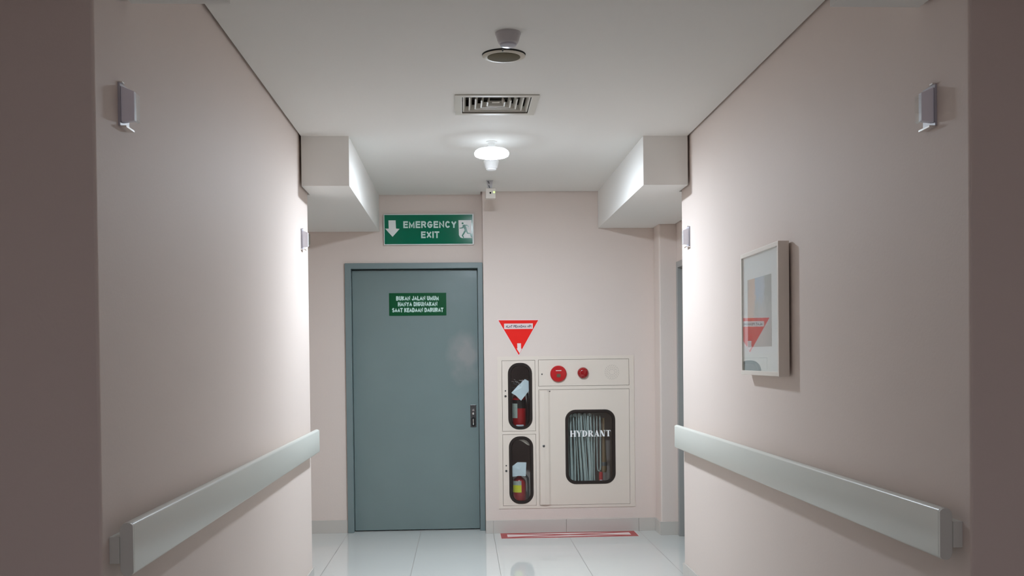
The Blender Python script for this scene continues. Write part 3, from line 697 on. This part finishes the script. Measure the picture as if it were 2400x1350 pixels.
t = thing('ceiling_speaker', (0.202, 4.712, C), 'round ceiling speaker with cream rim and brown-grey grille', 'speaker')
MB().lathe([(0.0955, C-0.005), (0.0965, C-0.007), (0.092, C-0.010), (0.076, C-0.011)], (0.202, 4.715, 0), 'z', 48).build('rim', M_cream, t, smooth=True)
MB().lathe([(0.0975, C+0.002), (0.0975, C-0.0008), (0.09, C-0.003)], (0.202, 4.711, 0), 'z', 48).build('backing', M_hole, t)
MB().lathe([(0.0735, C-0.011), (0.0735, C-0.0125), (0.05, C-0.0145), (0.0, C-0.015)], (0.202, 4.715, 0), 'z', 48).build('grille', M_mesh, t, smooth=True)
MB().box(0.190, 0.196, 4.612, 4.622, C-0.014, C-0.003).build('rim_clip', M_steel, t)

# square four-way air diffuser
t = thing('air_vent', (0.196, 5.638, C), 'square pale air diffuser with nested louvres in the ceiling before the lamp', 'air vent')
vx, vy, hw = 0.196, 5.638, 0.219
def sq(h_): return [(vx-h_, vy-h_), (vx+h_, vy-h_), (vx+h_, vy+h_), (vx-h_, vy+h_)]
def sloped(mb, ha, za, hb, zb, th=0.002):
    A, B = sq(ha), sq(hb); A2, B2 = sq(ha-th), sq(hb-th)
    vs = [[mb.bm.verts.new((p[0], p[1], z)) for p in P_] for P_, z in ((A, za), (B, zb), (B2, zb), (A2, za))]
    for k in range(4):
        P_, Q_ = vs[k], vs[(k+1) % 4]
        for i in (1, 2, 3): mb.bm.faces.new((P_[i], P_[(i+1) % 4], Q_[(i+1) % 4], Q_[i]))   # open towards the hall
    for i in (0, 1): mb.bm.faces.new([L_[i] for L_ in vs])
b = MB(); b.ring(sq(hw), sq(hw-0.038), C-0.007, C-0.0005, 'z'); b.build('flange', M_vent, t, bevel=0.002)
b = MB(); b.ring(sq(hw-0.036), sq(hw-0.038), C-0.002, C+0.07, 'z'); b.box(vx-0.18, vx+0.18, vy-0.18, vy+0.18, C+0.068, C+0.07); b.build('duct_box', M_duct, t)
for hh in (0.177, 0.145, 0.113, 0.081, 0.049):
    b = MB(); sloped(b, hh, C+0.001, hh-0.010, C+0.029, 0.007); b.build('louvre', M_vent, t)
b = MB(); b.box(vx-0.020, vx+0.020, vy-0.010, vy+0.020, C+0.012, C+0.015); b.build('centre_plate', M_vent, t)

# sensor hanging on a bracket near the back wall
sx_, sy_ = 0.232, 8.046
t = thing('ceiling_camera', (sx_, sy_, C), 'small white box device with black lens and green light on a short ceiling bracket', 'camera')
MB().box(sx_-0.038, sx_+0.038, sy_-0.02, sy_+0.04, C-0.078-0.062, C-0.062).build('housing', M_beige, t, bevel=0.004)
b = MB(); b.box(sx_-0.032, sx_+0.020, sy_-0.014, sy_+0.02, C-0.004, C-0.0003); b.prism([(sx_-0.030, C-0.004), (sx_+0.018, C-0.004), (sx_+0.010, C-0.062), (sx_-0.022, C-0.062)], sy_-0.004, sy_+0.01); b.build('bracket', M_detector, t, bevel=0.001)
b = MB(); b.tube([(sx_-0.020, sy_-0.010, C-0.006), (sx_-0.010, sy_-0.008, C-0.025)], 0.004); b.tube([(sx_-0.014, sy_-0.010, C-0.038), (sx_-0.006, sy_-0.008, C-0.058)], 0.004); b.build('swivel_screw', M_steel, t, smooth=True)
MB().lathe([(0.007, 0), (0.007, -0.002), (0.004, -0.001)], (sx_-0.002, sy_-0.02, C-0.098), 'y', 20).build('lens', M_hole, t)
MB().lathe([(0.007, 0), (0.006, -0.003), (0.0, -0.004)], (sx_+0.026, sy_-0.02, C-0.092), 'y', 20).build('indicator_light', M_led, t, smooth=True)

# ================================================================== WALL THINGS
def wall_lamp(side, y, label):
    """wedge-profiled little lamp; side=+1 sticks out of the left wall, -1 out of the right wall"""
    X = XL if side > 0 else XR
    t = thing('wall_lamp', (X, y, 2.125), label, 'wall lamp', 'small wall lamps high on the corridor walls')
    f = lambda u: X + side*u
    z0, z1 = 2.122, 2.238
    MB().prism([(f(0), z0-0.004), (f(0.006), z0-0.004), (f(0.006), z1+0.002), (f(0), z1+0.002)], y-0.004, y+0.078).build('back_plate', M_glass if False else M_lens, t)
    MB().prism([(f(0.006), z0+0.006), (f(0.044), z0+0.010), (f(0.044), z1-0.022), (f(0.006), z1-0.006)], y+0.002, y+0.024).build('diffuser', M_lampbody, t, bevel=0.002)
    b = MB()
    b.prism([(f(0.046), z0+0.006), (f(0.052), z0+0.010), (f(0.052), z1-0.030), (f(0.046), z1-0.026)], y, y+0.030)
    b.build('front_cover', M_glass, t)
    MB().prism([(f(0.001), z0-0.009), (f(0.022), z0-0.009), (f(0.022), z0-0.004), (f(0.001), z0-0.004)], y, y+0.074).build('bottom_clip', M_chrome, t)
    MB().prism([(f(0.001), z1+0.002), (f(0.012), z1+0.002), (f(0.012), z1+0.006), (f(0.001), z1+0.006)], y, y+0.02).build('top_clip', M_chrome, t)
wall_lamp(1, 3.066, 'small unlit wall lamp high on the left corridor wall, the near one')
wall_lamp(-1, 3.072, 'small unlit wall lamp high on the right corridor wall, the near one')
wall_lamp(1, 6.47, 'small unlit wall lamp at the far end of the left corridor wall')
wall_lamp(-1, 6.45, 'small unlit wall lamp at the far end of the right corridor wall')

def handrail(side, y0, y1, label):
    X = XL if side > 0 else XR; p = 0.063
    t = thing('handrail', (X, (y0+y1)/2, 0.856), label, 'handrail', 'handrails on the corridor walls')
    z0, z1 = 0.856, 0.992; f = lambda u: X + side*u
    prof = [(p, z0+0.004), (p, z1-0.004), (p-0.002, z1), (p-0.007, z1+0.004), (p-0.016, z1+0.006), (p-0.026, z1+0.004), (p-0.033, z1-0.004), (p-0.036, z1-0.016),
            (p-0.036, z0+0.016), (p-0.033, z0+0.004), (p-0.026, z0-0.004), (p-0.016, z0-0.006), (p-0.007, z0-0.004), (p-0.002, z0)]
    P_ = [(f(u), z) for u, z in prof]
    MB().prism(P_, y0+0.012, y1-0.012).build('rail', M_rail, t, smooth=True)
    for a, e in ((y0, y0+0.0115), (y1-0.0115, y1)): MB().prism(P_, a, e).build('end_cap', M_rail, t, bevel=0.001)
    MB().prism([(f(0.0), z0+0.030), (f(p-0.036), z0+0.030), (f(p-0.036), z1-0.032), (f(0.0), z1-0.032)], y0-0.006, y1-0.06).build('wall_bracket', M_rail, t, bevel=0.001)
handrail(1, 2.931, 6.718, 'long pale grey-green handrail fixed to the left corridor wall')
handrail(-1, 2.925, 6.672, 'long pale grey-green handrail fixed to the right corridor wall')

# framed picture on the right wall
px_, py0, py1, pz0, pz1 = 1.360, 4.458, 5.10, 1.346, 1.930
t = thing('framed_picture', (px_, py0, pz0), 'cream box-framed picture with white mat on the right corridor wall', 'picture')
def yz(a0, a1, b0, b1): return [(a0, b0), (a1, b0), (a1, b1), (a0, b1)]
MB().ring(yz(py0, py1, pz0, pz1), yz(py0+0.018, py1-0.018, pz0+0.020, pz1-0.020), px_, XR-0.010, 'x').build('frame', M_picframe, t, bevel=0.0015)
MB().box(px_+0.0105, XR-0.012, py0+0.0182, py1-0.0182, pz0+0.0202, pz1-0.0202).build('mat_board', M_mat, t)
MB().box(XR-0.0118, XR-0.0098, py0+0.03, py1-0.03, pz0+0.05, pz1-0.05).build('back_board', M_hole, t)
MB().box(px_+0.003, px_+0.005, py0+0.0185, py1-0.0185, pz0+0.0205, pz1-0.0205).build('glass_pane', M_picglass, t)
# watercolour of a street: procedural bands
am = bpy.data.materials.new('watercolour_print'); am.use_nodes = True; nt = am.node_tree; bs = nt.nodes['Principled BSDF']; bs.inputs['Roughness'].default_value = 0.7
tc = nt.nodes.new('ShaderNodeTexCoord'); nz = nt.nodes.new('ShaderNodeTexNoise'); nz.inputs['Scale'].default_value = 9; nz.inputs['Detail'].default_value = 5
nt.links.new(tc.outputs['Generated'], nz.inputs['Vector'])
sx3 = nt.nodes.new('ShaderNodeSeparateXYZ'); nt.links.new(tc.outputs['Generated'], sx3.inputs[0])
def mth(op, a, b_=None):
    n = nt.nodes.new('ShaderNodeMath'); n.operation = op
    for i, v in enumerate((a, b_)):
        if v is None: continue
        if isinstance(v, (int, float)): n.inputs[i].default_value = v
        else: nt.links.new(v, n.inputs[i])
    return n.outputs[0]
wob = mth('MULTIPLY', mth('SUBTRACT', nz.outputs['Fac'], 0.5), 0.35)
hcoord = mth('ADD', mth('SUBTRACT', 1.0, sx3.outputs['Y']), wob)      # 0 far edge .. 1 near edge
vcoord = mth('ADD', sx3.outputs['Z'], wob)
def ramp(src, stops):
    r = nt.nodes.new('ShaderNodeValToRGB'); r.color_ramp.elements[0].position = stops[0][0]; r.color_ramp.elements[0].color = (*stops[0][1], 1)
    r.color_ramp.elements[1].position = stops[1][0]; r.color_ramp.elements[1].color = (*stops[1][1], 1)
    for p, c_ in stops[2:]:
        e = r.color_ramp.elements.new(p); e.color = (*c_, 1)
    nt.links.new(src, r.inputs[0]); return r.outputs[0]
topc = ramp(hcoord, [(0.0, (0.42, 0.36, 0.30)), (1.0, (0.20, 0.27, 0.24)), (0.12, (0.62, 0.42, 0.28)), (0.30, (0.64, 0.45, 0.33)), (0.36, (0.30, 0.47, 0.62)), (0.66, (0.36, 0.50, 0.60)), (0.76, (0.24, 0.32, 0.30))])
botc = ramp(hcoord, [(0.0, (0.30, 0.26, 0.22)), (1.0, (0.26, 0.26, 0.22)), (0.35, (0.36, 0.33, 0.29)), (0.7, (0.34, 0.31, 0.27))])
midc = ramp(hcoord, [(0.0, (0.60, 0.43, 0.32)), (1.0, (0.26, 0.32, 0.30)), (0.25, (0.58, 0.44, 0.33)), (0.36, (0.36, 0.42, 0.40)), (0.6, (0.42, 0.47, 0.46))])
def mixc(f_, a, b_):
    m = nt.nodes.new('ShaderNodeMix'); m.data_type = 'RGBA'; nt.links.new(f_, m.inputs[0]); nt.links.new(a, m.inputs[6]); nt.links.new(b_, m.inputs[7]); return m.outputs[2]
def sstep(v, a, b_):
    m = nt.nodes.new('ShaderNodeMapRange'); m.inputs['From Min'].default_value = a; m.inputs['From Max'].default_value = b_; nt.links.new(v, m.inputs['Value']); return m.outputs[0]
low = mixc(sstep(vcoord, 0.28, 0.42), botc, midc); allc = mixc(sstep(vcoord, 0.55, 0.75), low, topc)
nt.links.new(allc, bs.inputs['Base Color'])
MB().box(px_+0.0095, px_+0.0104, 4.600, 5.005, 1.478, 1.800).build('art_print', am, t)
t.rotation_euler = (0, 0, -0.0134)   # hangs a touch askew, its far edge closer to the wall
